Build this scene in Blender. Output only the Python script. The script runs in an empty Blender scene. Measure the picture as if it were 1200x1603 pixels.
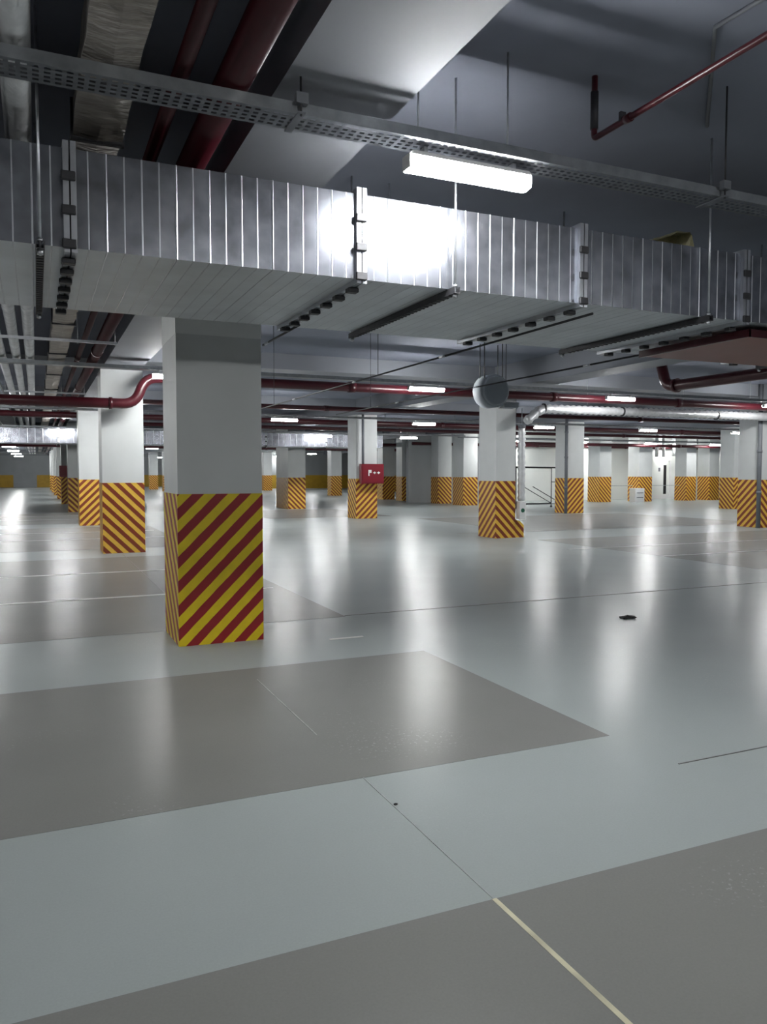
import bpy, bmesh, math, random
from mathutils import Vector, Matrix
random.seed(7)
SC = bpy.context.scene
COL = SC.collection

# ------------------------------------------------------------------ camera
F_PX, CAM_H = 1220.0, 1.6
PITCH = math.atan(60.5 / F_PX)
YAW = math.radians(24.0)
cam_d = bpy.data.cameras.new('camera')
cam_d.sensor_fit = 'VERTICAL'
cam_d.sensor_height = 24.0
cam_d.lens = 24.0 * F_PX / 1603.0
cam_d.clip_end = 300
cam = bpy.data.objects.new('camera', cam_d)
COL.objects.link(cam)
cam.location = (0, 0, CAM_H)
cam.rotation_euler = (math.pi / 2 - PITCH, 0, -YAW)
SC.camera = cam

# ------------------------------------------------------------------ world, exposure
w = bpy.data.worlds.new('world')
SC.world = w
w.use_nodes = True
w.node_tree.nodes['Background'].inputs[0].default_value = (0.05, 0.055, 0.065, 1)
w.node_tree.nodes['Background'].inputs[1].default_value = 0.0
SC.view_settings.view_transform = 'Standard'
SC.view_settings.look = 'None'
SC.view_settings.gamma = 1.0
SC.view_settings.use_curve_mapping = False
SC.view_settings.exposure = 1.05
LAMP_STRENGTH = 92.0
LAMP_COLOR = (0.985, 0.995, 0.985)
try:
    SC.cycles.sample_clamp_indirect = 8.0
    SC.cycles.use_denoising = True
    SC.cycles.caustics_reflective = False
    SC.cycles.max_bounces = 8
    SC.cycles.diffuse_bounces = 5
except Exception:
    pass

# ------------------------------------------------------------------ materials
MATS = {}


def nt_new(name):
    m = bpy.data.materials.new(name)
    m.use_nodes = True
    nt = m.node_tree
    return m, nt, nt.nodes['Principled BSDF']


def mat(name, col, rough=0.6, metal=0.0, var=0.06, scale=3.0, bump=0.0, bscale=40.0, rvar=0.0, spec=0.5, stretch=None, coat=0.0):
    m, nt, b = nt_new(name)
    tc = nt.nodes.new('ShaderNodeTexCoord')
    src = tc.outputs['Object']
    if stretch:
        mp = nt.nodes.new('ShaderNodeMapping')
        mp.inputs['Scale'].default_value = stretch
        nt.links.new(src, mp.inputs[0])
        src = mp.outputs[0]
    n = nt.nodes.new('ShaderNodeTexNoise')
    n.inputs['Scale'].default_value = scale
    n.inputs['Detail'].default_value = 5
    nt.links.new(src, n.inputs['Vector'])
    r = nt.nodes.new('ShaderNodeValToRGB')
    r.color_ramp.elements[0].position = 0.3
    r.color_ramp.elements[1].position = 0.7
    r.color_ramp.elements[0].color = tuple(max(0, c * (1 - var)) for c in col) + (1,)
    r.color_ramp.elements[1].color = tuple(min(1, c * (1 + var)) for c in col) + (1,)
    nt.links.new(n.outputs['Fac'], r.inputs['Fac'])
    nt.links.new(r.outputs['Color'], b.inputs['Base Color'])
    b.inputs['Roughness'].default_value = rough
    b.inputs['Metallic'].default_value = metal
    b.inputs['Specular IOR Level'].default_value = spec
    if coat:
        b.inputs['Coat Weight'].default_value = coat
        b.inputs['Coat Roughness'].default_value = 0.15
    if rvar:
        mr = nt.nodes.new('ShaderNodeMapRange')
        mr.inputs[3].default_value = max(0.02, rough - rvar)
        mr.inputs[4].default_value = min(1, rough + rvar)
        nt.links.new(n.outputs['Fac'], mr.inputs[0])
        nt.links.new(mr.outputs[0], b.inputs['Roughness'])
    if bump:
        n2 = nt.nodes.new('ShaderNodeTexNoise')
        n2.inputs['Scale'].default_value = bscale
        nt.links.new(src, n2.inputs['Vector'])
        bp = nt.nodes.new('ShaderNodeBump')
        bp.inputs['Strength'].default_value = bump
        bp.inputs['Distance'].default_value = 0.02
        nt.links.new(n2.outputs['Fac'], bp.inputs['Height'])
        nt.links.new(bp.outputs[0], b.inputs['Normal'])
    MATS[name] = m
    return m


def stripe_mat(name, ca, cb):
    """diagonal hazard paint; the UV map's U counts stripe periods"""
    m, nt, b = nt_new(name)
    uv = nt.nodes.new('ShaderNodeUVMap')
    sp = nt.nodes.new('ShaderNodeSeparateXYZ')
    nt.links.new(uv.outputs[0], sp.inputs[0])
    nz = nt.nodes.new('ShaderNodeTexNoise')
    nz.inputs['Scale'].default_value = 9
    tc = nt.nodes.new('ShaderNodeTexCoord')
    nt.links.new(tc.outputs['Object'], nz.inputs['Vector'])
    ma = nt.nodes.new('ShaderNodeMath'); ma.operation = 'MULTIPLY_ADD'
    ma.inputs[1].default_value = 0.05
    nt.links.new(nz.outputs['Fac'], ma.inputs[0])
    nt.links.new(sp.outputs['X'], ma.inputs[2])
    fr = nt.nodes.new('ShaderNodeMath'); fr.operation = 'FRACT'
    nt.links.new(ma.outputs[0], fr.inputs[0])
    gt = nt.nodes.new('ShaderNodeMath'); gt.operation = 'GREATER_THAN'
    gt.inputs[1].default_value = 0.5
    nt.links.new(fr.outputs[0], gt.inputs[0])
    mx = nt.nodes.new('ShaderNodeMix'); mx.data_type = 'RGBA'
    mx.inputs[6].default_value = ca + (1,)
    mx.inputs[7].default_value = cb + (1,)
    nt.links.new(gt.outputs[0], mx.inputs[0])
    mm = nt.nodes.new('ShaderNodeMix'); mm.data_type = 'RGBA'; mm.blend_type = 'MULTIPLY'
    mm.inputs[0].default_value = 0.25
    nt.links.new(mx.outputs[2], mm.inputs[6])
    nt.links.new(nz.outputs['Fac'], mm.inputs[7])
    nt.links.new(mm.outputs[2], b.inputs['Base Color'])
    b.inputs['Roughness'].default_value = 0.45
    MATS[name] = m
    return m


def floor_mat(name, col, var, rough):
    m, nt, b = nt_new(name)
    tc = nt.nodes.new('ShaderNodeNewGeometry')
    n = nt.nodes.new('ShaderNodeTexNoise'); n.inputs['Scale'].default_value = 0.9; n.inputs['Detail'].default_value = 4
    nt.links.new(tc.outputs['Position'], n.inputs['Vector'])
    r = nt.nodes.new('ShaderNodeValToRGB')
    r.color_ramp.elements[0].position = 0.15; r.color_ramp.elements[1].position = 0.85
    r.color_ramp.elements[0].color = tuple(c * (1 - var) for c in col) + (1,)
    r.color_ramp.elements[1].color = tuple(c * (1 + var) for c in col) + (1,)
    nt.links.new(n.outputs['Fac'], r.inputs['Fac'])
    # fine speckle of the roller-applied coating
    n3 = nt.nodes.new('ShaderNodeTexNoise'); n3.inputs['Scale'].default_value = 110
    nt.links.new(tc.outputs['Position'], n3.inputs['Vector'])
    mm = nt.nodes.new('ShaderNodeMix'); mm.data_type = 'RGBA'; mm.blend_type = 'MULTIPLY'
    mm.inputs[0].default_value = 0.12
    nt.links.new(r.outputs['Color'], mm.inputs[6])
    nt.links.new(n3.outputs['Fac'], mm.inputs[7])
    n5 = nt.nodes.new('ShaderNodeTexNoise'); n5.inputs['Scale'].default_value = 48; n5.inputs['Detail'].default_value = 2
    n6 = nt.nodes.new('ShaderNodeTexNoise'); n6.inputs['Scale'].default_value = 0.75; n6.inputs['Detail'].default_value = 2
    nt.links.new(tc.outputs['Position'], n5.inputs['Vector']); nt.links.new(tc.outputs['Position'], n6.inputs['Vector'])
    w5 = nt.nodes.new('ShaderNodeMapRange'); w5.inputs[1].default_value = 0.62; w5.inputs[2].default_value = 0.68
    w6 = nt.nodes.new('ShaderNodeMapRange'); w6.inputs[1].default_value = 0.56; w6.inputs[2].default_value = 0.68
    w6.inputs[4].default_value = 0.30
    nt.links.new(n5.outputs['Fac'], w5.inputs[0]); nt.links.new(n6.outputs['Fac'], w6.inputs[0])
    wm = nt.nodes.new('ShaderNodeMath'); wm.operation = 'MULTIPLY'
    nt.links.new(w5.outputs[0], wm.inputs[0]); nt.links.new(w6.outputs[0], wm.inputs[1])
    wx = nt.nodes.new('ShaderNodeMix'); wx.data_type = 'RGBA'
    nt.links.new(wm.outputs[0], wx.inputs[0]); nt.links.new(mm.outputs[2], wx.inputs[6])
    wx.inputs[7].default_value = (0.62, 0.63, 0.62, 1)
    # worn satin epoxy: matt body under a thin, only partly glossy coat
    nt.nodes.remove(b)
    df = nt.nodes.new('ShaderNodeBsdfDiffuse')
    gl = nt.nodes.new('ShaderNodeBsdfGlossy')
    gl.inputs['Roughness'].default_value = rough
    nt.links.new(wx.outputs[2], df.inputs['Color'])
    fr = nt.nodes.new('ShaderNodeFresnel')
    fr.inputs['IOR'].default_value = 1.45
    sc = nt.nodes.new('ShaderNodeMath'); sc.operation = 'MULTIPLY'
    sc.inputs[1].default_value = 0.55
    nt.links.new(fr.outputs[0], sc.inputs[0])
    mxs = nt.nodes.new('ShaderNodeMixShader')
    nt.links.new(sc.outputs[0], mxs.inputs[0])
    nt.links.new(df.outputs[0], mxs.inputs[1])
    nt.links.new(gl.outputs[0], mxs.inputs[2])
    nt.links.new(mxs.outputs[0], nt.nodes['Material Output'].inputs[0])
    # gentle trowel waves
    n4 = nt.nodes.new('ShaderNodeTexNoise'); n4.inputs['Scale'].default_value = 5.0; n4.inputs['Detail'].default_value = 3
    nt.links.new(tc.outputs['Position'], n4.inputs['Vector'])
    bp = nt.nodes.new('ShaderNodeBump'); bp.inputs['Strength'].default_value = 0.2; bp.inputs['Distance'].default_value = 0.01
    nt.links.new(n4.outputs['Fac'], bp.inputs['Height'])
    nt.links.new(bp.outputs[0], gl.inputs['Normal'])
    MATS[name] = m
    return m


def emit_mat(name, col, s):
    m = bpy.data.materials.new(name)
    m.use_nodes = True
    nt = m.node_tree
    nt.nodes.clear()
    e = nt.nodes.new('ShaderNodeEmission')
    e.inputs[0].default_value = col + (1,)
    e.inputs[1].default_value = s
    o = nt.nodes.new('ShaderNodeOutputMaterial')
    nt.links.new(e.outputs[0], o.inputs[0])
    MATS[name] = m
    return m


floor_mat('floor_light', (0.44, 0.485, 0.485), 0.05, 0.25)
floor_mat('floor_dark', (0.275, 0.276, 0.266), 0.07, 0.27)
mat('line_white', (0.62, 0.63, 0.6), 0.4, var=0.15, scale=6)
mat('line_cream', (0.62, 0.58, 0.42), 0.5, var=0.2, scale=8)
mat('line_faint', (0.46, 0.47, 0.46), 0.4, var=0.15, scale=6)
mat('line_soft', (0.39, 0.43, 0.43), 0.5, var=0.15, scale=14)
mat('line_scratch', (0.36, 0.37, 0.35), 0.5, var=0.3, scale=14)
mat('joint_dark', (0.16, 0.16, 0.155), 0.5, var=0.2, scale=8)
mat('slab', (0.26, 0.28, 0.345), 0.85, var=0.10, scale=0.8, bump=0.1, bscale=6)
mat('beam_paint', (0.27, 0.283, 0.315), 0.7, var=0.05, scale=1.2)
mat('column_paint', (0.65, 0.67, 0.67), 0.5, var=0.05, scale=1.5)
mat('column_patch', (0.84, 0.86, 0.85), 0.5, var=0.04, scale=2)
mat('wall_grey', (0.40, 0.42, 0.43), 0.7, var=0.05, scale=1)
mat('wall_white', (0.80, 0.82, 0.79), 0.6, var=0.03, scale=1)
mat('ochre', (0.55, 0.33, 0.03), 0.55, var=0.1, scale=2)
stripe_mat('stripe_near', (0.90, 0.68, 0.012), (0.34, 0.012, 0.018))
stripe_mat('stripe', (0.95, 0.58, 0.08), (0.27, 0.05, 0.02))
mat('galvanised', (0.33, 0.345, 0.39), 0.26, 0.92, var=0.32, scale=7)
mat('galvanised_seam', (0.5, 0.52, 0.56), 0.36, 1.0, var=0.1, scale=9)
mat('galvanised_floor_lit', (0.66, 0.69, 0.72), 0.5, 0.55, var=0.08, scale=3)  # lighter zinc for duct undersides: light from the floor put into the colour
mat('zinc_tray', (0.27, 0.285, 0.30), 0.42, 0.85, var=0.15, scale=12)
mat('zinc_rod', (0.55, 0.57, 0.6), 0.35, 0.9, var=0.1, scale=20)
mat('dark_steel', (0.05, 0.05, 0.055), 0.5, 0.5, var=0.15, scale=20)
mat('red_pipe', (0.058, 0.007, 0.012), 0.32, var=0.12, scale=6)
mat('red_panel', (0.20, 0.045, 0.04), 0.4, var=0.1, scale=3)
mat('red_cabinet', (0.2, 0.01, 0.022), 0.35, var=0.05, scale=6)
mat('silver_foil', (0.78, 0.79, 0.81), 0.42, 0.5, var=0.12, scale=7, bump=0.5, bscale=14)
mat('old_foil', (0.34, 0.31, 0.28), 0.5, 0.45, var=0.25, scale=5, bump=0.9, bscale=9, stretch=(1, 3, 1))
mat('grey_plastic', (0.17, 0.18, 0.2), 0.45, var=0.06, scale=6)
mat('lamp_housing', (0.75, 0.76, 0.76), 0.5, var=0.03)
mat('fan_paint', (0.29, 0.315, 0.34), 0.85, var=0.04)
mat('white_plastic', (0.8, 0.8, 0.8), 0.4, var=0.03)
mat('black', (0.012, 0.012, 0.014), 0.6, var=0.2)
mat('green_mark', (0.02, 0.12, 0.07), 0.5, var=0.1)
mat('yellow_film', (0.5, 0.47, 0.30), 0.4, var=0.25, scale=12, bump=0.6, bscale=25)
mat('debris', (0.03, 0.03, 0.03), 0.7, var=0.4, scale=30)
mat('stain', (0.46, 0.42, 0.30), 0.5, 0.4, var=0.1, scale=4)
emit_mat('lamp_glow', LAMP_COLOR, LAMP_STRENGTH)


# ------------------------------------------------------------------ mesh helpers
def box(bm, x0, x1, y0, y1, z0, z1):
    vs = [bm.verts.new(p) for p in ((x0, y0, z0), (x1, y0, z0), (x1, y1, z0), (x0, y1, z0),
                                    (x0, y0, z1), (x1, y0, z1), (x1, y1, z1), (x0, y1, z1))]
    for f in ((0, 3, 2, 1), (4, 5, 6, 7), (0, 1, 5, 4), (1, 2, 6, 5), (2, 3, 7, 6), (3, 0, 4, 7)):
        bm.faces.new([vs[i] for i in f])
    return bm


def frame_for(d):
    d = d.normalized()
    a = Vector((0, 0, 1)) if abs(d.z) < 0.9 else Vector((1, 0, 0))
    u = d.cross(a).normalized()
    return u, d.cross(u).normalized()


def tube(bm, pts, r, n=12, cap=True):
    """swept round tube through pts; r may be a list"""
    pts = [Vector(p) for p in pts]
    rs = r if isinstance(r, (list, tuple)) else [r] * len(pts)
    rings = []
    u = None
    for i, p in enumerate(pts):
        d = (pts[min(i + 1, len(pts) - 1)] - pts[max(i - 1, 0)])
        if u is None:
            u, v = frame_for(d)
        else:
            dn = d.normalized()
            u = (u - dn * u.dot(dn)).normalized()
            v = dn.cross(u)
        rings.append([bm.verts.new(p + (u * math.cos(2 * math.pi * k / n) + v * math.sin(2 * math.pi * k / n)) * rs[i]) for k in range(n)])
    for a, b in zip(rings[:-1], rings[1:]):
        for k in range(n):
            f = bm.faces.new((a[k], a[(k + 1) % n], b[(k + 1) % n], b[k]))
            f.smooth = True
    if cap:
        bm.faces.new(list(reversed(rings[0])))
        bm.faces.new(rings[-1])
    return bm


def bend(pts, rad, n=6):
    """round the corners of a polyline"""
    pts = [Vector(p) for p in pts]
    out = [pts[0]]
    for i in range(1, len(pts) - 1):
        a, b, c = pts[i - 1], pts[i], pts[i + 1]
        p0 = b + (a - b).normalized() * rad
        p2 = b + (c - b).normalized() * rad
        for k in range(n + 1):
            t = k / n
            out.append(p0 * (1 - t) ** 2 + b * 2 * t * (1 - t) + p2 * t * t)
    out.append(pts[-1])
    return out


def wloc(o):
    v = Vector((0, 0, 0))
    while o is not None:
        v += o.location
        o = o.parent
    return v


def link(name, me, m, parent=None):
    me.materials.append(MATS[m])
    o = bpy.data.objects.new(name, me)
    COL.objects.link(o)
    if parent is not None:
        o.parent = parent
    return o


def obj(name, bm, m, parent=None, bevel=0.0):
    """bm is in world coordinates; becomes one mesh object"""
    bmesh.ops.recalc_face_normals(bm, faces=bm.faces)
    if bevel:
        bmesh.ops.bevel(bm, geom=list(bm.edges), offset=bevel, segments=1, affect='EDGES')
    if parent is not None:
        L = wloc(parent)
    else:
        xs = [v.co.x for v in bm.verts]; ys = [v.co.y for v in bm.verts]; zs = [v.co.z for v in bm.verts]
        L = Vector(((min(xs) + max(xs)) / 2, (min(ys) + max(ys)) / 2, min(zs)))
    bmesh.ops.translate(bm, vec=-L, verts=bm.verts)
    me = bpy.data.meshes.new(name)
    bm.to_mesh(me)
    bm.free()
    o = link(name, me, m, parent)
    if parent is None:
        o.location = L
    return o


def thing(name, label, cat, loc, group=None):
    o = bpy.data.objects.new(name, None)
    COL.objects.link(o)
    o.location = loc
    o.empty_display_size = 0.2
    return tag(o, label, cat, group)


def tag(o, label, cat, group=None):
    o['label'] = label
    o['category'] = cat
    if group:
        o['group'] = group
    return o


def struct(name, bm, m, label=None):
    o = obj(name, bm, m)
    o['kind'] = 'structure'
    if label:
        o['label'] = label
    return o


def copy_tree(o, parent=None):
    c = o.copy()
    COL.objects.link(c)
    c.parent = parent
    for ch in list(o.children):
        copy_tree(ch, c)
    return c


NB = bmesh.new
ORD = ['first', 'second', 'third', 'fourth', 'fifth', 'sixth', 'seventh', 'eighth', 'ninth', 'tenth', 'eleventh', 'twelfth']

# ------------------------------------------------------------------ structure
GX0, GY0, G = 1.2, 7.3, 9.1          # column grid: corner of the nearest column and spacing
XMIN, XMAX, YMIN, YMAX = -13.0, 56.0, -13.0, 98.0
SLAB, YB, XB = 4.2, 3.66, 3.86       # slab underside, beam undersides
floor = struct('floor', box(NB(), XMIN, XMAX, YMIN, YMAX, -0.3, 0.0), 'floor_light')
FL = 0.0015


def patch(name, x0, x1, y0, y1, m, h=FL):
    return obj(name, box(NB(), x0, x1, y0, y1, 0.0002, h), m, floor)


patch('painted_bay', -9, 8.9, YMIN, 2.44, 'floor_dark')
patch('painted_bay', -6.5, 3.165, 3.72, 6.22, 'floor_dark')
patch('painted_bay', -6.5, 3.13, 8.07, 15.6, 'floor_dark')
patch('painted_bay', -6.5, 3.13, 17.4, 24.7, 'floor_dark')
patch('painted_bay', -6.5, 3.13, 26.6, 33.8, 'floor_dark')
patch('painted_bay', 11.0, 20.5, 9.3, 11.45, 'floor_dark')
patch('painted_bay', 11.0, 20.5, 11.6, 15.6, 'floor_dark')
patch('painted_bay', 12.3, 21.5, 17.9, 24.7, 'floor_dark')
patch('painted_bay', 7.5, 12.2, 26.6, 33.0, 'floor_dark')
for y in (10.53, 13.25, 20.2, 22.6, 29.2, 31.5):
    patch('bay_line', -5.5, 3.0, y - 0.05, y + 0.05, 'line_white', 0.003)
patch('bay_line', 11.0, 20.5, 11.47, 11.58, 'line_faint', 0.003)
patch('bay_line', 10.2, 20.5, 13.3, 13.4, 'line_faint', 0.003)
patch('bay_line', 2.55, 2.9, 6.98, 7.03, 'line_white', 0.003)
patch('expansion_joint', 1.532, 1.552, YMIN, 2.44, 'line_cream', 0.003)
patch('expansion_joint', 1.532, 1.540, 4.45, 5.86, 'line_scratch', 0.003)
patch('expansion_joint', 1.535, 1.547, 8.1, 16.4, 'joint_dark', 0.003)
patch('expansion_joint', 1.538, 1.543, 2.44, 3.72, 'line_soft', 0.003)
patch('expansion_joint', 3.2, 9.5, 3.19, 3.198, 'joint_dark', 0.003)
patch('expansion_joint', 3.14, 10.3, 8.12, 8.134, 'joint_dark', 0.003)
patch('expansion_joint', 10.2, 30, 18.0, 18.1, 'joint_dark', 0.003)

struct('ceiling', box(NB(), XMIN, XMAX, YMIN, YMAX, SLAB, SLAB + 0.25), 'slab')
struct('wall_front', box(NB(), XMIN, XMAX, YMAX, YMAX + 0.3, 0, SLAB), 'wall_grey')
struct('wall_rear', box(NB(), XMIN, XMAX, YMIN - 0.3, YMIN, 0, SLAB), 'wall_grey')
struct('wall_left', box(NB(), XMIN - 0.3, XMIN, YMIN, YMAX, 0, SLAB), 'wall_grey')
struct('wall_right', box(NB(), XMAX, XMAX + 0.3, YMIN, YMAX, 0, SLAB), 'wall_grey')
wmid = struct('wall_grey_partition', box(NB(), 18.4, 24.0, 38.0, 38.3, 0, SLAB), 'wall_grey')
struct('wall_far_partition', box(NB(), 14.0, XMAX, 80.0, 80.3, 0, SLAB), 'wall_grey')
struct('trim_2', box(NB(), 14.0, XMAX, 79.97, 79.999, 0, 1.41), 'ochre')
wwh = struct('wall_white_partition', box(NB(), 24.0, XMAX, 38.0, 38.3, 0, SLAB), 'wall_white')
for (x0, x1) in ((-12.9, -2.35), (0.1, 20.0)):
    o = struct('trim_1', box(NB(), x0, x1, YMAX - 0.03, YMAX - 0.001, 0, 1.41), 'ochre')
# service door standing ajar in the white wall
d1 = struct('door_1', box(NB(), 35.05, 36.75, 37.93, 37.98, 0.25, 2.3), 'wall_white', 'white service door in the white back wall')
obj('door_opening', box(NB(), 36.28, 36.5, 37.915, 37.928, 0.3, 2.12), 'black', d1)
obj('door_frame', box(NB(), 36.75, 36.85, 37.88, 37.98, 0.0, 2.4), 'white_plastic', d1)
obj('door_frame', box(NB(), 34.95, 35.05, 37.88, 37.98, 0.0, 2.4), 'white_plastic', d1)
obj('door_sill', box(NB(), 35.05, 36.75, 37.9, 37.98, 0.0, 0.25), 'white_plastic', d1)
obj('door_plate', box(NB(), 35.85, 36.0, 37.915, 37.93, 1.72, 1.95), 'grey_plastic', d1)

# beams over the column rows, both ways
nb = 0
for i in range(-1, 7):
    x0 = GX0 + G * i + 0.02
    if x0 > XMAX - 1 or x0 < XMIN: continue
    nb += 1
    o = struct('beam', box(NB(), x0, x0 + 0.71, YMIN, YMAX, YB, SLAB - 0.001), 'beam_paint')
for j in range(-1, 10):
    y0 = GY0 + G * j + 0.08
    o = struct('cross_beam', box(NB(), XMIN, XMAX, y0, y0 + 0.6, XB, SLAB - 0.001), 'beam_paint')

# ------------------------------------------------------------------ columns
BASE_H, PERIOD = 1.41, 0.223
col_mesh = {}


def striped_mesh(wx, wy, h, df, dl, mname, t=0.004, phase=0.0):
    """thin coat of hazard paint round a column foot, U = stripe phase; df/dl direction on front and left"""
    key = (wx, wy, h, df, dl, mname, phase)
    if key in col_mesh: return col_mesh[key]
    bm = NB()
    uvl = bm.loops.layers.uv.new('UVMap')
    c = [(-t, -t), (wx + t, -t), (wx + t, wy + t), (-t, wy + t)]
    dirs = [df, -dl, -df, dl]
    for k in range(4):
        a, b = c[k], c[(k + 1) % 4]
        vs = [bm.verts.new((a[0], a[1], 0.0)), bm.verts.new((b[0], b[1], 0.0)), bm.verts.new((b[0], b[1], h)), bm.verts.new((a[0], a[1], h))]
        f = bm.faces.new(vs)
        L = math.hypot(b[0] - a[0], b[1] - a[1])
        uu = [0, L, L, 0]; vv = [0, 0, h, h]
        if k == 3:      # left face: measured from the shared front corner so the pattern mitres there
            uu = [L, 0, 0, L]
            uu = [-q for q in uu]
        for lp, q, v in zip(f.loops, uu, vv):
            lp[uvl].uv = ((v - dirs[k] * q) / PERIOD + 0.25 + phase, v)
    top = [bm.verts.new((p[0], p[1], h)) for p in c]
    f = bm.faces.new(top)
    for lp in f.loops: lp[uvl].uv = (0.25, 0)
    me = bpy.data.meshes.new('striped_base')
    bm.to_mesh(me); bm.free()
    me.materials.append(MATS[mname])
    col_mesh[key] = me
    return me


def column(x, y, label, df=1, dl=-1, wx=0.8, wy=0.8, m='stripe', h=BASE_H, phase=0.0):
    """df: +1 stripes rise to the right on the front, dl likewise on the left face"""
    t = thing('column', label, 'column', (x, y, 0), 'striped parking columns')
    obj('shaft', box(NB(), x, x + wx, y, y + wy, 0.0, YB + 0.0), 'column_paint', t)
    o = bpy.data.objects.new('striped_base', striped_mesh(wx, wy, h, df, dl, m, phase=phase))
    COL.objects.link(o); o.parent = t
    return t


ROWN = ['row of the nearest column', 'row with the red hose cabinet column', 'row beginning at the right edge', 'row fourth from the left', 'row fifth from the left', 'row sixth from the left']
A0 = column(GX0 - 0.02, GY0 - 0.02, 'large grey column nearest the camera with crisp yellow and maroon stripes', 1, -1, 0.79, 0.81, 'stripe_near')
obj('top_patch', box(NB(), 1.177, 1.973, 7.277, 8.093, 2.87, 3.3), 'column_patch', A0)
df_tab = {(0, 1): (-1, 1), (0, 2): (1, -1), (0, 3): (-1, 1), (0, 4): (1, 1), (1, 2): (1, -1), (1, 3): (-1, 1), (2, 1): (-1, 1), (2, 2): (1, -1), (2, 3): (-1, 1), (3, 2): (1, -1), (3, 3): (-1, -1)}
special_lab = {
    (0, 1): 'grey striped column behind the nearest one, crossed by the red pipe bend',
    (1, 2): 'grey striped column carrying the red hose cabinet',
    (2, 1): 'grey striped column cut by the right edge of the picture, drainpipe on its corner',
    (2, 2): 'grey striped column with a corner drainpipe, right of the tall frame trolley',
}
for i in range(0, 6):
    cnt = 0
    for j in range(0, 9):
        if (i, j) in ((0, 0), (1, 1)): cnt += 1
        if (i, j) in ((0, 0), (1, 1)): continue
        if i >= 2 and j == 0: continue
        if i >= 3 and j == 1: continue
        if i == 1 and j == 0: continue
        if i >= 4 and j == 2: continue
        if i >= 3 and j in (4, 5): continue       # behind the back wall
        if i >= 4: continue
        x, y = GX0 + G * i, GY0 + G * j
        wx = wy = 0.8
        if j == 3 and i == 1: y, wy = 33.6, 1.9
        if j == 3 and i == 2: y, wy = 33.8, 1.1
        if j == 3 and i == 3: wy = 1.0
        df, dl = df_tab.get((i, j), ((-1) ** (i + j), -(-1) ** (i + j)))
        cnt += 1
        lab = special_lab.get((i, j), 'grey striped column, %s from the camera in the %s' % (ORD[cnt - 1], ROWN[i]))
        column(x, y, lab, df, dl, wx, wy)
column(19.36, 36.4, 'slim grey striped column against the grey back wall, left of its twin', -1, 1, 0.8, 0.8)
column(19.43, 41.0, 'grey striped column just left of the grey back wall edge', 1, -1, 0.8, 0.8)
column(31.2, 34.5, 'grey striped column behind the white box by the back wall', -1, 1, 0.95, 0.9)
column(34.75, 34.5, 'shaded grey striped column right of the white service door', -1, 1, 0.75, 0.9)
column(36.55, 34.5, 'bright grey striped column, last one right of the service door', -1, 1, 0.8, 0.9)

# column with notched corner, plinth and ducts
bx_, by_ = GX0 + G, 16.36
B1 = thing('column', 'grey striped column with notched corner holding a silver flexible duct', 'column', (bx_, by_, 0), 'striped parking columns')
obj('shaft', box(NB(), bx_, bx_ + 0.56, by_, by_ + 0.8, 0, YB), 'column_paint', B1)
o = bpy.data.objects.new('striped_base', striped_mesh(0.56, 0.8, BASE_H, -1, 1, 'stripe')); COL.objects.link(o); o.parent = B1
# sloped plinth
pl = NB()
uvl = pl.loops.layers.uv.new('UVMap')
px0, px1, py0, py1 = 0.565, 0.84, 0.02, 0.78
prof = [(px0, 0), (px1, 0), (px1, 0.30), (px1 - 0.1, 0.40), (px0, 0.46)]
fa = [pl.verts.new((a, py0, z)) for a, z in prof]; fb = [pl.verts.new((a, py1, z)) for a, z in prof]
fs = [pl.faces.new(fa), pl.faces.new(list(reversed(fb)))]
for k in range(5):
    fs.append(pl.faces.new((fa[k], fb[k], fb[(k + 1) % 5], fa[(k + 1) % 5])))
for f in fs:
    for lp in f.loops:
        lp[uvl].uv = ((lp.vert.co.z + lp.vert.co.x) / PERIOD + 0.25, 0)
bmesh.ops.recalc_face_normals(pl, faces=pl.faces)
me = bpy.data.meshes.new('plinth'); pl.to_mesh(me); pl.free()
link('plinth', me, 'stripe', B1)

# drainpipes on column corners
for (x, y, lab) in ((bx_ + 0.645, by_ + 0.22, 'dark grey drainpipe in the notch of the silver-duct column'),
                    (GX0 + 2 * G - 0.085, GY0 + G - 0.02, 'dark grey drainpipe on the corner of the right-edge column'),
                    (GX0 + 2 * G - 0.085, GY0 + 2 * G - 0.02, 'dark grey drainpipe on the corner of the column by the trolley')):
    z0 = 0.0 if x > 11.2 else 0.46
    t = thing('drainpipe', lab, 'pipe', (x, y, z0))
    obj('pipe', tube(NB(), [(x, y, z0), (x, y, SLAB - 0.01 if x > 11.2 else YB - 0.01)], 0.062, 12), 'grey_plastic', t)
    for z in (1.0, 2.2, 3.2):
        obj('collar', tube(NB(), [(x, y, z), (x, y, z + 0.08)], 0.075, 12), 'grey_plastic', t)

# ------------------------------------------------------------------ main duct
DY0, DY1, DZ0, DZ1 = 4.68, 6.42, 2.84, 3.375


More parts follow.
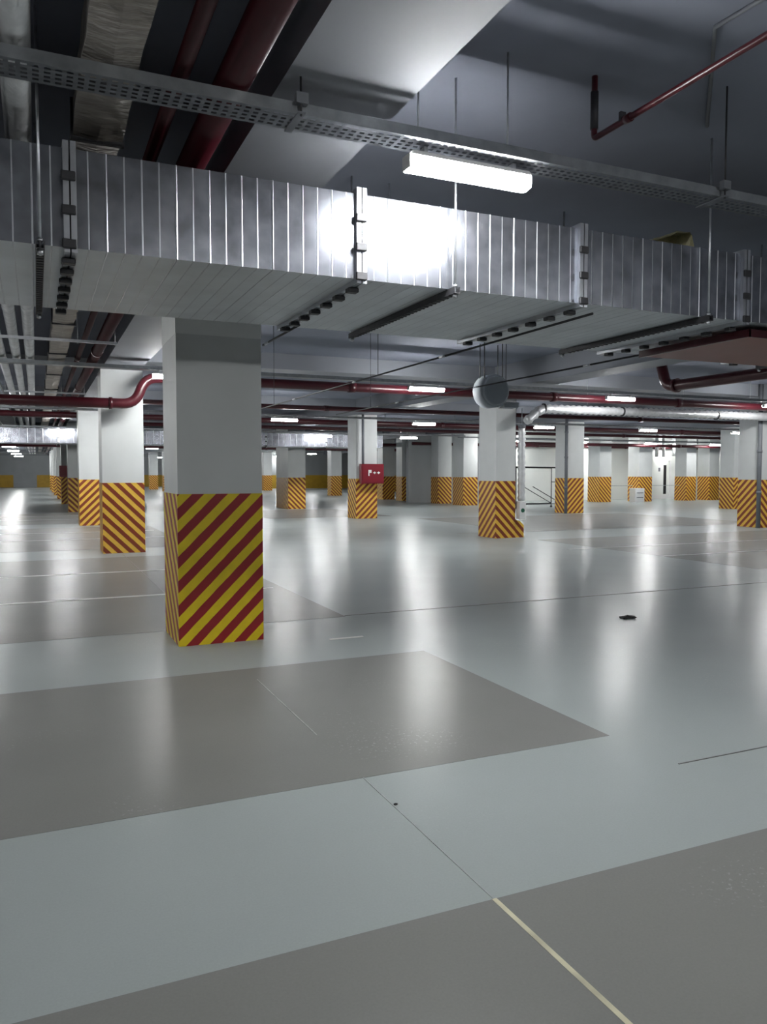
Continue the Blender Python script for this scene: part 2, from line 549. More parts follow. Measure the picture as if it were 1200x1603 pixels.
def duct(label, xs, y0, y1, z0, z1, seams=0.093):
    t = thing('ventilation_duct', label, 'duct', ((xs[0] + xs[-1]) / 2, (y0 + y1) / 2, z0))
    for a, b in zip(xs[:-1], xs[1:]):
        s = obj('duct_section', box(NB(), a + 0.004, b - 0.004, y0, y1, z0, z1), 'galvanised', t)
        s.data.materials.append(MATS['galvanised_floor_lit'])
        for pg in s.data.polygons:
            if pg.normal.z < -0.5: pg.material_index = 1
        bm = NB()
        n = max(1, int((b - a) / seams))
        for k in range(1, n):
            x = a + (b - a) * k / n
            h0 = (0.0042, 0.0014, 0.0028, 0.0014, 0.0018, 0.0012)[k % 6]
            wd = (0.006, 0.004, 0.005, 0.004, 0.005, 0.004)[k % 6]
            ring = [(y0, z0), (y0, z1), (y1, z1), (y1, z0)]
            # a folded ridge round the four sides
            for (ya, za), (yb, zb), nrm in (((y0, z0), (y0, z1), (0, -1, 0)), ((y0, z1), (y1, z1), (0, 0, 1)), ((y1, z1), (y1, z0), (0, 1, 0)), ((y1, z0), (y0, z0), (0, 0, -1))):
                p = [Vector((x - wd, ya, za)), Vector((x + wd, ya, za)), Vector((x + wd, yb, zb)), Vector((x - wd, yb, zb))]
                h = h0 * (0.45 if nrm[2] < 0 else 1.0)
                N = Vector(nrm) * h
                q0 = bm.verts.new(Vector((x, ya, za)) + N); q1 = bm.verts.new(Vector((x, yb, zb)) + N)
                v = [bm.verts.new(c) for c in p]
                bm.faces.new((v[0], q0, q1, v[3])); bm.faces.new((q0, v[1], v[2], q1))
        me = bpy.data.meshes.new('seams'); bmesh.ops.translate(bm, vec=-t.location, verts=bm.verts)
        bm.to_mesh(me); bm.free()
        link('seams', me, 'galvanised_seam', s)
    for x in xs[1:-1]:
        bm = NB()
        e = 0.032
        for (a, b) in ((x - 0.034, x - 0.004), (x + 0.004, x + 0.034)):
            box(bm, a, b, y0 - e, y0 + 0.002, z0 - e, z1 + e)
            box(bm, a, b, y1 - 0.002, y1 + e, z0 - e, z1 + e)
            box(bm, a, b, y0, y1, z0 - e, z0 + 0.002)
            box(bm, a, b, y0, y1, z1 - 0.002, z1 + e)
        fl = obj('flange', bm, 'galvanised_seam', t)
        for z in (z0 + 0.01, z0 + (z1 - z0) * .36, z0 + (z1 - z0) * .7):
            obj('clamp', box(NB(), x - 0.045, x + 0.03, y0 - e - 0.022, y0 - e, z - 0.025, z + 0.025), 'dark_steel', fl, bevel=0.005)
        ny = 7
        for k in range(ny):
            y = y0 + 0.12 + (y1 - y0 - 0.24) * k / (ny - 1)
            obj('clamp', box(NB(), x - 0.045, x + 0.03, y - 0.03, y + 0.03, z0 - e - 0.03, z0 - e), 'dark_steel', fl, bevel=0.005)
    return t


duct('long galvanised ventilation duct with vertical seams crossing above the nearest column',
     [-4.96, -3.24, -1.52, 0.2, 1.92, 3.66, 5.29, 7.0, 8.7, 10.4], DY0, DY1, DZ0, DZ1)
duct('far galvanised duct seen low under the ceiling behind the left columns', [-12.5 + 2.66 * k for k in range(11)], 31.75, 33.35, 2.73, 3.28, seams=0.25)


def hanger(x, y0, y1, z, ztop, label, group):
    t = thing('duct_hanger', label, 'hanger', (x, (y0 + y1) / 2, z - 0.06), group)
    bm = NB()
    box(bm, x - 0.022, x + 0.022, y0 - 0.09, y1 + 0.09, z - 0.045, z - 0.040)
    box(bm, x - 0.022, x - 0.018, y0 - 0.09, y1 + 0.09, z - 0.040, z - 0.002)
    box(bm, x + 0.018, x + 0.022, y0 - 0.09, y1 + 0.09, z - 0.040, z - 0.002)
    for k in range(int((y1 - y0) / 0.06)):
        yy = y0 + 0.06 * k
        box(bm, x - 0.018, x + 0.018, yy, yy + 0.02, z - 0.05, z - 0.045)
    obj('strut', bm, 'dark_steel', t)
    for y in (y0 - 0.06, y1 + 0.06):
        obj('rod', tube(NB(), [(x, y, z - 0.075), (x, y, ztop)], 0.008, 8), 'zinc_rod', t)
        obj('nut', tube(NB(), [(x, y, z - 0.07), (x, y, z - 0.045)], 0.018, 6), 'zinc_rod', t)
        obj('nut', tube(NB(), [(x, y, z - 0.0), (x, y, z + 0.016)], 0.016, 6), 'zinc_rod', t)
    return t


for x, d in ((-2.5, 'left out of the corner'), (0.045, 'at the left near the pipes'), (2.58, 'below the nearest lamp'), (4.85, 'beside the maroon panel'), (7.6, 'far right of the panel')):
    hanger(x, DY0, DY1, DZ0, SLAB, 'slotted hanger strut with rods under the long duct, ' + d, 'duct hangers')

# maroon panel under the duct, yellowed film on top of it
t = thing('maroon_panel', 'flat maroon panel fixed beneath the galvanised duct at the right', 'panel', (6.4, 5.4, 2.73))
obj('panel', box(NB(), 5.46, 7.3, 4.77, 6.02, 2.745, 2.775), 'red_panel', t)
obj('rim', box(NB(), 5.44, 7.32, 4.745, 4.77, 2.735, 2.80), 'red_pipe', t)
obj('rim', box(NB(), 5.435, 5.46, 4.745, 6.04, 2.735, 2.80), 'red_pipe', t)
for x in (5.7, 7.0):
    for y in (4.95, 5.85):
        obj('bolt', tube(NB(), [(x, y, 2.775), (x, y, 2.81)], 0.012, 6), 'zinc_rod', t)
bm = NB()
N1, N2 = 12, 7
grid = []
for a in range(N1):
    rowv = []
    for b in range(N2):
        u, v = a / (N1 - 1), b / (N2 - 1)
        h = 0.19 * (u ** 1.3) * (1 - u) ** 0.25 * 1.25 * (0.6 + 0.4 * math.cos(3 * (v - .35))) + random.uniform(-0.008, 0.014)
        rowv.append(bm.verts.new((4.33 + 0.48 * u, 4.72 + 0.35 * v + 0.03 * math.sin(7 * u), 3.392 + max(0, h))))
    grid.append(rowv)
for a in range(N1 - 1):
    for b in range(N2 - 1):
        bm.faces.new((grid[a][b], grid[a + 1][b], grid[a + 1][b + 1], grid[a][b + 1]))
g2 = bmesh.ops.solidify(bm, geom=list(bm.faces), thickness=0.006)
tag(obj('crumpled_film', bm, 'yellow_film'), 'crumpled yellowed plastic film lying on top of the galvanised duct', 'film')

# ------------------------------------------------------------------ cable trays
LY = [4.12, 14.82, 23.3, 32.7, 46.9, 57.6, 68.3, 79.0, 89.7]     # lamp rows
LDZ = [0, 0, -0.13, -0.175, 0, 0, 0, 0, 0]; LSC = [1, 1, 0.926, 0.903, 1, 1, 1, 1, 1]
TZ0, TZ1 = 3.48, 3.54


def tray(y0, y1, x0, x1, label, detail, dz=0.0):
    TZ0, TZ1 = 3.48 + dz, 3.54 + dz
    t = thing('cable_tray', label, 'cable tray', ((x0 + x1) / 2, (y0 + y1) / 2, TZ0), 'cable trays')
    for yy in (y0, y1 - 0.003):
        obj('side_rail', box(NB(), x0, x1, yy, yy + 0.003, TZ0, TZ1), 'zinc_tray', t)
    bm = NB()
    if detail:
        n = 5
        wd = (y1 - y0 - 0.006) / (2 * n - 1)
        for k in range(n):
            box(bm, x0, x1, y0 + 0.003 + 2 * k * wd, y0 + 0.003 + (2 * k + 1) * wd, TZ0, TZ0 + 0.002)
        x = x0
        while x < x1:
            box(bm, x, x + 0.022, y0 + 0.003, y1 - 0.003, TZ0 + 0.0003, TZ0 + 0.0017)
            x += 0.05
    else:
        box(bm, x0, x1, y0, y1, TZ0, TZ0 + 0.003)
    obj('perforated_bottom', bm, 'zinc_tray', t)
    return t


tray(4.0, 4.2, -12, 9.9, 'perforated cable tray in front of the duct, above the nearest lamp', True)
for k, y in enumerate(LY[1:9]):
    tray(y - 0.1, y + 0.1, 18.5 if k == 2 else -12, 25.0 if y > 38 else 52.0, 'thin cable tray carrying the %s row of lamps from the camera' % ORD[k + 1], False, LDZ[k + 1])
# tray hangers
for x, lab in ((1.30, 'left of the nearest lamp'), (-1.38, 'at the far left'), (4.30, 'right of the nearest lamp'), (6.9, 'at the far right')):
    top = YB if 1.22 < x < 1.93 else SLAB
    t = thing('tray_hanger', 'threaded rod and clamp holding the nearest cable tray, ' + lab, 'hanger', (x, 4.1, TZ0), 'tray hangers')
    obj('rod', tube(NB(), [(x, 3.975, TZ0 - 0.02), (x, 3.975, top)], 0.006, 8), 'dark_steel', t)
    bm = NB(); box(bm, x - 0.03, x + 0.035, 3.955, 3.995, TZ1 - 0.02, TZ1 + 0.035); box(bm, x - 0.02, x + 0.02, 3.955, 4.21, TZ0 - 0.012, TZ0 - 0.004)
    obj('clamp', bm, 'grey_plastic', t)
for x, y, z, lab in ((2.10, 4.215, TZ0 - 0.01, 'at the left end of the nearest lamp'), (2.72, 4.215, TZ0 - 0.01, 'at the right end of the nearest lamp'), (2.95, 6.5, 3.2, 'behind the duct under the nearest lamp')):
    t = thing('drop_rod', 'thin threaded rod hanging from the slab ' + lab, 'hanger', (x, y, z))
    obj('rod', tube(NB(), [(x, y, z), (x, y, SLAB)], 0.006, 8), 'zinc_rod', t)
    obj('nut', tube(NB(), [(x, y, z), (x, y, z + 0.012)], 0.013, 6), 'zinc_rod', t)

# ------------------------------------------------------------------ lamps
LZ0, LZ1 = 3.355, 3.44
HL = 0.405


def make_lamp():
    t = thing('strip_lamp', 'x', 'lamp', (0, 0, 0), 'strip lamps under the cable trays')
    bm = NB()
    # diffuser: rounded trough
    prof = [(-0.06, 0.035), (-0.059, 0.0), (-0.042, -0.024), (0, -0.032), (0.042, -0.024), (0.059, 0.0), (0.06, 0.035)]
    rings = [[bm.verts.new((x, a, b)) for a, b in prof] for x in (-HL, HL)]
    for k in range(len(prof) - 1):
        f = bm.faces.new((rings[0][k], rings[0][k + 1], rings[1][k + 1], rings[1][k])); f.smooth = True
    bm.faces.new(rings[0]); bm.faces.new(list(reversed(rings[1])))
    bm.faces.new((rings[0][0], rings[1][0], rings[1][-1], rings[0][-1]))
    me = bpy.data.meshes.new('diffuser'); bmesh.ops.recalc_face_normals(bm, faces=bm.faces); bm.to_mesh(me); bm.free()
    link('diffuser', me, 'lamp_glow', t)
    bm = NB(); box(bm, -HL - 0.004, HL + 0.004, -0.064, 0.064, 0.036, 0.075)
    bmesh.ops.bevel(bm, geom=list(bm.edges), offset=0.012, segments=2, affect='EDGES')
    me = bpy.data.meshes.new('housing'); bm.to_mesh(me); bm.free()
    link('housing', me, 'lamp_housing', t)
    for q in (-1, 1):
        bm = NB(); box(bm, min(q * HL, q * (HL + 0.012)), max(q * HL, q * (HL + 0.012)), -0.05, 0.05, -0.022, 0.06)
        bmesh.ops.bevel(bm, geom=list(bm.edges), offset=0.004, segments=1, affect='EDGES')
        me = bpy.data.meshes.new('end_cap'); bm.to_mesh(me); bm.free()
        link('end_cap', me, 'lamp_housing', t)
    for x in (-0.3, 0.3):
        bm = NB(); box(bm, x - 0.012, x + 0.012, -0.03, 0.03, 0.072, 0.114)
        me = bpy.data.meshes.new('bracket'); bm.to_mesh(me); bm.free()
        link('bracket', me, 'zinc_rod', t)
    return t


proto = make_lamp()
spots = []
for r, y in enumerate(LY):
    for c in range(-1, 11):
        x = 2.39 + 5.2 * c
        if x > 53 or (y > 38 and x > 25) or (c == -1 and r == 0) or (r == 0 and c in (1, 4, 5, 6, 7, 8, 9, 10)) or (r > 7 and c > 2): continue
        if c == -1: x = -2.81 if r < 2 else -1.6
        if r == 3 and c < 4: continue        # these hang before the far duct
        spots.append((x * LSC[r], y, LDZ[r], r, c))
for x in (0.9, 6.0, 11.1, 15.15):
    spots.append((x, 31.3, -0.2, 30, x))
for x in (-8.0, -2.81, 2.39, 7.59):
    spots.append((x, -1.8, 0, -1, x))  # unseen lamps behind the camera, added to light the near column and floor
for x in (-8.0,):
    spots.append((x, 14.82, 0, 1, -2)); spots.append((x, 23.3, -0.13, 2, -2))
spots.append((-2.8, 8.7, 0, 20, 0)); spots.append((-3.4, 20.2, 0, 21, 0))  # unseen aisle lamps, added to brighten the near column's left face
for x in (24.5, 30.2, 36.4, 42.0):
    spots.append((x, 36.9, 0, 31, x))  # extra lamps tucked behind columns, added to brighten the white wall
rows = {}
for q in spots: rows.setdefault((q[3], 0), []).append(q)
first = True


def bearing(x, y):
    d = x * math.sin(YAW) + y * math.cos(YAW)
    l = x * math.cos(YAW) - y * math.sin(YAW)
    return 600 + F_PX * l / d if d > 0 else -1


for (r, dz), lst in rows.items():
    k, off = -1, {'left': 0, 'right': 0}
    for (x, y, dz, r, c) in sorted(lst):
        seen = 0 < bearing(x, y) < 1200
        if seen:
            k += 1
        else:
            if r >= 0 and math.hypot(x, y) > 40: continue      # too far outside the frame to matter
            side = 'left' if x < 5 else 'right'
            off[side] += 1
        o = proto if first else copy_tree(proto)
        first = False
        o.location = (x, y, LZ0 + 0.01 + dz)
        if r == 0 and c == 0:
            o['label'] = 'lit strip lamp nearest the camera, shining on the galvanised duct'
        elif not seen and r != -1 and r < 20:
            o['label'] = 'lit strip lamp beyond the %s edge, %s one in the %s lamp row' % (side, ORD[off[side] - 1], ORD[r])
        elif 20 <= r < 30:
            o['label'] = 'added strip lamp in the left aisle out of the picture, ' + ('nearer one' if r == 20 else 'further one')
        elif r == -1:
            o['label'] = 'added unseen strip lamp behind the camera, %s from the left' % ORD[sorted(lst).index((x, y, dz, r, c))]
        elif r == 31:
            o['label'] = 'added strip lamp behind columns, brightening the white back wall, %s from the left' % ORD[k]
        elif r == 30:
            o['label'] = 'lit strip lamp before the far duct, %s from the left' % ORD[k]
        else:
            o['label'] = 'lit strip lamp, %s from the left in the %s lamp row from the camera' % (ORD[k], ORD[r])
tray(8.6, 8.8, -12, -2.3, 'short cable tray in the left aisle, nearer one', False)
tray(20.1, 20.3, -12, -2.6, 'short cable tray in the left aisle, further one', False)
tray(36.8, 37.0, 22, 52, 'thin cable tray close to the white back wall', False)
tray(-1.9, -1.7, -12, 10.8, 'cable tray carrying the added lamps behind the camera', False)
t = thing('cable_tray', 'thin lowered cable tray carrying lamps before the far duct', 'cable tray', (4, 31.3, TZ0 - 0.2), 'cable trays')
obj('channel', box(NB(), -12, 18, 31.2, 31.4, TZ0 - 0.2, TZ1 - 0.2), 'zinc_tray', t)
for x in (-8, -0.65, 4, 9, 14, 17.5):
    obj('rod', tube(NB(), [(x, 31.3, TZ1 - 0.2), (x, 31.3, SLAB)], 0.01, 6), 'zinc_rod', t)

# ------------------------------------------------------------------ overhead pipes along the left service run
PZ = 3.655


def pipe(name, label, pts, r, m, n=14, collars=(), cr=1.25, cm=None, cat='pipe', rad=None):
    t = thing(name, label, cat, pts[0])
    obj('tube', tube(NB(), bend(pts, rad) if rad else pts, r, n), m, t)
    for (a, b) in collars:
        obj('coupling', tube(NB(), [a, b], r * cr, n), cm or m, t)
    return t


def yc(x, z, ys, l=0.12):
    return [((x, y, z), (x, y + l, z)) for y in ys]


pipe('sprinkler_main', 'thick dark red pipe overhead beside the pale beam at the upper left', [(0.985, -8, PZ), (0.985, 88, PZ)], 0.088, 'red_pipe', 20, yc(0.985, PZ, (1.5, 8.6, 14, 20, 26)), 1.12)
pipe('sprinkler_main', 'thinner dark red pipe overhead between the foil duct and thick pipe', [(0.722, -8, PZ), (0.722, 88, PZ)], 0.043, 'red_pipe', 16, yc(0.722, PZ, (1.2, 9.4, 15, 21)), 1.15)
pipe('insulated_pipe', 'silver clad pipe overhead at the left, right one of the pair', [(-0.056, -8, PZ), (-0.056, 88, PZ)], 0.075, 'silver_foil', 18, yc(-0.056, PZ, (2, 7.6, 10.5, 13.5, 18, 23), 0.05), 1.05)
pipe('insulated_pipe', 'silver clad pipe overhead at the left, left one of the pair', [(-0.272, -8, PZ), (-0.272, 88, PZ)], 0.072, 'silver_foil', 18, yc(-0.272, PZ, (2.3, 7.9, 10.8, 13.8, 18.3), 0.05), 1.05)
pipe('insulated_pipe', 'silver clad pipe overhead, outermost at the left edge', [(-0.50, -8, PZ), (-0.50, 88, PZ)], 0.072, 'silver_foil', 18, yc(-0.50, PZ, (2.6, 8.2, 11, 14, 18.6), 0.05), 1.05)
t = thing('foil_wrapped_duct', 'flat duct wrapped in dull crumpled foil overhead at the left', 'duct', (0.374, 30, 3.575))
bm = NB()
y = -8.0
prev = None
while y < 80:
    j = [random.uniform(-0.008, 0.008) for _ in range(8)]
    ring = [bm.verts.new(p) for p in ((0.242 + j[0], y, 3.58 + j[1]), (0.374 + j[6], y, 3.572 + j[7]), (0.506 + j[2], y, 3.58 + j[3]), (0.506 + j[4], y, 3.78), (0.242 + j[5], y, 3.78))]
    if prev:
        for k in range(5):
            bm.faces.new((prev[k], prev[(k + 1) % 5], ring[(k + 1) % 5], ring[k]))
    else:
        bm.faces.new(ring)
    prev = ring
    y += 0.22 if y < 25 else 2.0
bm.faces.new(prev)
obj('foil_wrap', bm, 'old_foil', t)
for yb in (3.0, 5.0, 8.4, 11.2, 14.0, 17, 20):
    obj('strap', box(NB(), 0.225, 0.523, yb, yb + 0.03, 3.555, 3.795), 'dark_steel', t)
# dark cable ladders above the pipes
for k, (x0, x1) in enumerate(((-1.25, -0.72), (-2.2, -1.5))):
    t = thing('cable_ladder', 'dark cable ladder high above the silver pipes, %s' % ('nearer the pipes' if k == 0 else 'further left'), 'cable ladder', ((x0 + x1) / 2, 20, 3.62))
    for xx in (x0, x1):
        obj('side_rail', box(NB(), xx, xx + 0.02, -8, 80, 3.62, 3.70), 'zinc_tray', t)
    bm = NB(); y = -8
    while y < 60:
        box(bm, x0 + 0.02, x1, y, y + 0.03, 3.63, 3.65); y += 0.3
    obj('rungs', bm, 'zinc_tray', t)
    for q in range(4):
        xx = x0 + 0.08 + q * 0.11
        obj('cable', tube(NB(), [(xx, -8, 3.675), (xx, 60, 3.675)], 0.024, 8), 'black', t)
# trapeze bars carrying the pipes
for yb, d in ((1.0, 'near the camera'), (9.0, 'just behind the duct'), (12.4, 'above the pipe bend'), (20.5, 'further back'), (29.5, 'in the far left')):
    t = thing('pipe_support', 'steel trapeze bar under the overhead pipe run, ' + d, 'hanger', (0.3, yb, 3.52), 'pipe supports')
    obj('bar', box(NB(), -0.65, 1.15, yb - 0.02, yb + 0.02, 3.525, 3.563), 'zinc_rod', t)
    for x in (-0.62, 0.60, 1.12):
        obj('rod', tube(NB(), [(x, yb, 3.51), (x, yb, SLAB)], 0.007, 8), 'zinc_rod', t)

# red pipe with the swan-neck bend in front of the second column
yr = 15.8
pipe('fire_main', 'dark red fire main with a swan-neck bend crossing the second column',
     [(-12, yr, 2.93), (1.78, yr, 2.94), (1.98, yr, 3.46), (9.2, yr, 3.46), (30, yr, 3.46), (52, yr, 3.46)], 0.098, 'red_pipe', 18,
     [((1.30, yr, 2.94), (1.36, yr, 2.94)), ((6.2, yr, 3.46), (6.35, yr, 3.46)), ((-2, yr, 2.93), (-1.9, yr, 2.93)), ((11.5, yr, 3.46), (11.65, yr, 3.46)), ((15.5, yr, 3.46), (15.65, yr, 3.46))], 1.18, rad=0.24)
for (yy, zz, rr, x0, x1, lab) in ((22.4, 3.57, 0.07, 2.2, 52, 'dark red pipe across the hall just before the second lamp row'),
                                  (26.7, 3.45, 0.09, -12, 52, 'dark red pipe across the hall behind the second lamp row'),
                                  (29.0, 3.55, 0.07, 12, 52, 'thin dark red pipe across the right of the hall'),
                                  (30.5, 3.45, 0.07, 2.2, 52, 'dark red pipe across the hall before the far duct'),
                                  (33.4, 3.12, 0.08, 22, 52, 'low dark red pipe along the back wall at the right'),
                                  (37.75, 3.2, 0.08, 18.5, 52, 'dark red pipe hugging the back wall'),
                                  (42.8, 3.3, 0.10, -12, 40, 'far dark red pipe across the left of the hall'),
                                  (51.9, 3.3, 0.10, -12, 40, 'furthest dark red pipe across the left of the hall')):
    pipe('sprinkler_pipe', lab, [(x0, yy, zz), (x1, yy, zz)], rr, 'red_pipe', 12, [((x, yy, zz), (x + 0.15, yy, zz)) for x in (8.0, 14.3, 20.2, 26.5, 33.0) if x0 < x < x1], 1.25)
# big red pipe running away at the right
pipe('sprinkler_main', 'thick dark red pipe coming forward at the right edge', [(11.42, -8, 3.31), (11.42, 11.9, 3.31), (11.42, 12.15, 4.05)], 0.105, 'red_pipe', 18,
     [((11.42, 8.7, 3.31), (11.42, 8.85, 3.31)), ((11.42, 11.6, 3.31), (11.42, 11.68, 3.31))], 1.3, rad=0.2)
# sprinkler branch at the upper right
t = pipe('sprinkler_branch', 'slim red sprinkler pipe at the upper right turning up to the slab', [(3.4, -6, 3.80), (3.4, 4.23, 3.80), (3.4, 4.23, SLAB)], 0.020, 'red_pipe', 12,
         [((3.4, 3.88, 3.80), (3.4, 3.93, 3.80))], 1.35, rad=0.03)
obj('riser_sleeve', tube(NB(), [(3.4, 4.23, 3.86), (3.4, 4.23, 4.10)], 0.026, 12), 'dark_steel', t)
obj('clip', box(NB(), 3.38, 3.42, 3.95, 3.97, 3.80, 3.86), 'dark_steel', t)
# conduit on the slab at the upper right
pipe('conduit', 'thin grey conduit clipped to the slab at the upper right', [(3.83, 1.0, 4.185), (3.65, 3.47, 4.185), (4.62, 4.45, 4.185)], 0.014, 'grey_plastic', 8, [((3.72, 2.6, 4.185), (3.715, 2.66, 4.185))], 1.5)
# thin dark conduits running away under the duct
for x, y0, y1, z, lab in ((3.80, 4.72, 15.0, 2.785, 'middle'), (1.97, 6.1, 7.2, 2.80, 'left'), (5.62, 6.1, 15.0, 2.80, 'right')):
    pipe('conduit', 'thin dark conduit running back below the galvanised duct, the %s one' % lab, [(x, y0, z), (x, y1, z)], 0.010, 'dark_steel', 8,
         [((x, yy, z), (x, yy + 0.12, z)) for yy in (7.0, 9.4, 12.0) if yy < y1], 1.3, cm='zinc_rod')
    if y1 > 8:
        for yy in (8.7, 13.2):
            tag(obj('conduit_rod', tube(NB(), [(x, yy, z), (x, yy, SLAB)], 0.0045, 6), 'dark_steel'), 'dark drop rod holding the %s thin conduit, %s' % (lab, 'near one' if yy < 10 else 'far one'), 'hanger')

# round ventilation unit hung before the notched column
t = thing('jet_fan', 'round grey ventilation unit hung before the column with the silver duct', 'fan', (8.41, 13.55, 2.9))
obj('casing', tube(NB(), [(8.41, 13.4, 3.25), (8.41, 13.42, 3.25), (8.41, 13.72, 3.25)], [0.315, 0.335, 0.335], 28), 'fan_paint', t)
obj('end_cover', tube(NB(), [(8.41, 13.36, 3.25), (8.41, 13.401, 3.25)], [0.27, 0.31], 28), 'fan_paint', t)
obj('junction_box', box(NB(), 8.66, 9.0, 13.45, 13.7, 2.93, 3.04), 'fan_paint', t)
for y in (13.48, 13.65):
    for x in (8.2, 8.62):
        obj('rod', tube(NB(), [(x, y, 3.45), (x, y, SLAB)], 0.01, 6), 'dark_steel', t)

# corrugated silver flexible duct: run along X, cranked end, drop in the column notch
def corrugated(pts, r, step=0.05, amp=0.006):
    pts = [Vector(p) for p in pts]
    out, rs = [], []
    k = 0
    for a, b in zip(pts[:-1], pts[1:]):
        L = (b - a).length
        n = max(2, int(L / step))
        for i in range(n):
            out.append(a.lerp(b, i / n)); rs.append(r + (amp if k % 2 else -amp)); k += 1
    out.append(pts[-1]); rs.append(r)
    return out, rs


t = thing('flexible_duct', 'bright corrugated silver duct running right from the notched column', 'duct', (11.3, 16.05, 3.0))
p_, r_ = corrugated(bend([(10.95, 16.05, 2.86), (11.4, 16.05, 3.19), (19.0, 16.05, 3.22), (30.0, 16.05, 3.22)], 0.15), 0.105, 0.09, 0.016)
obj('hose', tube(NB(), p_, r_, 14), 'silver_foil', t)
for x in (11.45, 13.9, 17.2):
    obj('clamp_ring', tube(NB(), [(x, 16.05, 3.2), (x + 0.03, 16.05, 3.2)], 0.125, 16), 'dark_steel', t)
for x in (12.8, 16.0, 18.5):
    obj('strap', tube(NB(), [(x, 16.05, 3.34), (x, 16.05, SLAB)], 0.006, 6), 'zinc_rod', t)
t = thing('flexible_duct', 'vertical corrugated silver duct in the notch of the column', 'duct', (bx_ + 0.72, by_ + 0.02, 0.95))
p_, r_ = corrugated([(bx_ + 0.73, by_ - 0.02, 0.92), (bx_ + 0.73, by_ - 0.02, 2.74)], 0.088, 0.07, 0.014)
obj('hose', tube(NB(), p_, r_, 14), 'silver_foil', t)
obj('top_collar', tube(NB(), [(bx_ + 0.73, by_ - 0.02, 2.72), (bx_ + 0.73, by_ - 0.02, 2.80)], 0.095, 14), 'grey_plastic', t)
obj('hanger_rod', tube(NB(), [(bx_ + 0.73, by_ - 0.02, 2.80), (bx_ + 0.73, by_ - 0.02, 3.2)], 0.012, 6), 'zinc_rod', t)
t = thing('meter_box', 'small white box with a dark mark under the vertical silver duct', 'box', (bx_ + 0.72, by_ - 0.03, 0.46))
obj('body', box(NB(), bx_ + 0.63, bx_ + 0.82, by_ - 0.1, by_ + 0.06, 0.46, 0.9), 'white_plastic', t, bevel=0.01)
obj('mark', tube(NB(), [(bx_ + 0.725, by_ - 0.106, 0.68), (bx_ + 0.725, by_ - 0.099, 0.68)], 0.055, 8), 'green_mark', t)

# ------------------------------------------------------------------ hose cabinets
def cabinet(x0, x1, yf, z0, z1, label, detail, dp=0.2):
    t = thing('hose_cabinet', label, 'cabinet', ((x0 + x1) / 2, yf, z0))
    obj('body', box(NB(), x0, x1, yf, yf + dp, z0, z1), 'red_cabinet', t)
    d = obj('door', box(NB(), x0 + 0.04, x1 - 0.04, yf - 0.015, yf - 0.001, z0 + 0.04, z1 - 0.04), 'red_cabinet', t)
    if detail:
        w_, h_ = x1 - x0, z1 - z0
        zc = z0 + h_ * 0.55
        # white pictogram: upright mark with a foot, then two crosses in a dashed line
        bm = NB()
        xa = x0 + w_ * 0.30
        box(bm, xa, xa + 0.04, yf - 0.02, yf - 0.0155, zc - 0.11, zc + 0.1)
        box(bm, xa + 0.04, xa + 0.12, yf - 0.02, yf - 0.0155, zc + 0.0, zc + 0.1)
        obj('pictogram', bm, 'white_plastic', d)
        for xb in (x0 + w_ * 0.58, x0 + w_ * 0.76):
            bm = NB()
            box(bm, xb - 0.055, xb + 0.055, yf - 0.02, yf - 0.0155, zc - 0.012, zc + 0.016)
            box(bm, xb - 0.014, xb + 0.014, yf - 0.021, yf - 0.0165, zc - 0.045, zc + 0.045)
            obj('pictogram', bm, 'white_plastic', d)
        obj('feed_pipe', tube(NB(), [(x0 + 0.1, yf + 0.1, z1), (x0 + 0.1, yf + 0.1, YB)], 0.045, 10), 'grey_plastic', t)
    return t


cabinet(10.37, 11.22, 25.18, 1.24, 1.93, 'red hose cabinet with white pictograms on a striped column', True)
cabinet(1.1, 1.62, GY0 + 4 * G - 0.23, 1.42, 2.0, 'small red cabinet on a far column of the left row', False)
cabinet(10.4, 11.1, GY0 + 6 * G - 0.23, 1.42, 1.9, 'tiny far red cabinet seen between the two left columns', False)

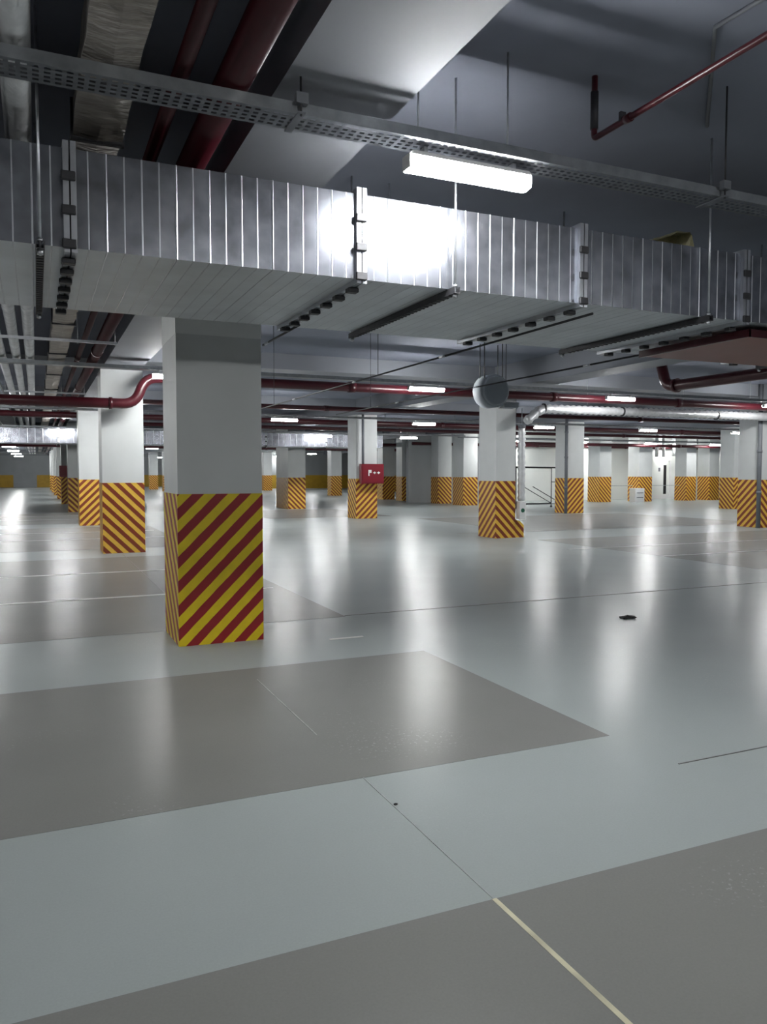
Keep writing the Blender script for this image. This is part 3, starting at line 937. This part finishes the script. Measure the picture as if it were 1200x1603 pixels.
# ------------------------------------------------------------------ frame trolley by the white wall
t = thing('frame_trolley', 'tall dark tubular frame on small wheels beside a striped column', 'trolley', (21.0, 30.0, 0))
fx0, fx1, fy0, fy1 = 19.7, 22.2, 29.6, 30.4
for (x, y) in ((fx0, fy0), (fx1, fy0), (fx0, fy1), (fx1, fy1)):
    obj('post', tube(NB(), [(x, y, 0.1), (x, y, 1.85)], 0.02, 8), 'dark_steel', t)
    obj('wheel', tube(NB(), [(x, y - 0.02, 0.05), (x, y + 0.02, 0.05)], 0.05, 10), 'black', t)
for y in (fy0, fy1):
    obj('top_rail', tube(NB(), [(fx0 - 0.3, y, 1.88), (fx1, y, 1.86)], 0.035, 8), 'black', t)
    obj('bottom_rail', tube(NB(), [(fx0, y, 0.2), (fx1, y, 0.2)], 0.02, 8), 'dark_steel', t)
    obj('brace', tube(NB(), [(20.6, y, 1.0), (fx1, y, 0.2)], 0.018, 8), 'dark_steel', t)
for x in (fx0, fx1):
    obj('cross_rail', tube(NB(), [(x, fy0, 1.2), (x, fy1, 1.2)], 0.018, 8), 'dark_steel', t)
    obj('cross_rail', tube(NB(), [(x, fy0, 1.86), (x, fy1, 1.86)], 0.018, 8), 'dark_steel', t)
# white crate
t = thing('white_box', 'white box with dark slots standing before a striped column', 'box', (30.55, 34.0, 0))
obj('body', box(NB(), 30.25, 30.9, 33.7, 34.2, 0, 0.78), 'white_plastic', t, bevel=0.015)
for z in (0.25, 0.5):
    obj('slot', box(NB(), 30.35, 30.8, 33.69, 33.702, z, z + 0.04), 'grey_plastic', t)
# barrier tape between the columns
t = thing('barrier_tape', 'thin pale barrier tape strung before the white wall', 'tape', (32, 35.6, 0.86))
obj('tape', box(NB(), 29.3, 34.72, 35.0, 35.004, 0.88, 0.91), 'line_soft', t)
# metal offcuts on the wall head by the door
for k, x in enumerate((35.2, 35.75, 36.6)):
    tag(obj('duct_stub', tube(NB(), [(x, 37.4, 2.62 + 0.05 * (k == 2)), (x, 37.4, 4.19)], 0.10, 10), 'silver_foil'), 'short silver duct stub above the service door, %s' % ('left', 'middle', 'right')[k], 'duct')
# debris on the floor
bm = NB()
bmesh.ops.create_icosphere(bm, subdivisions=2, radius=1.0)
for v in bm.verts:
    k = 1 + 0.35 * math.sin(5 * v.co.x + 2) * math.cos(4 * v.co.y)
    v.co = Vector((5.94 + v.co.x * 0.10 * k, 6.71 + v.co.y * 0.055 * k, 0.012 + max(-0.012, v.co.z * 0.02 * k)))
tag(obj('floor_scrap', bm, 'debris'), 'small dark flat scrap lying on the shiny floor', 'scrap')
bm = NB()
bmesh.ops.create_icosphere(bm, subdivisions=1, radius=1.0)
for v in bm.verts:
    v.co = Vector((1.555 + v.co.x * 0.012, 3.348 + v.co.y * 0.009, 0.004 + max(-0.004, v.co.z * 0.006)))
tag(obj('floor_crumb', bm, 'debris'), 'tiny dark crumb on the pale floor band in front', 'scrap')
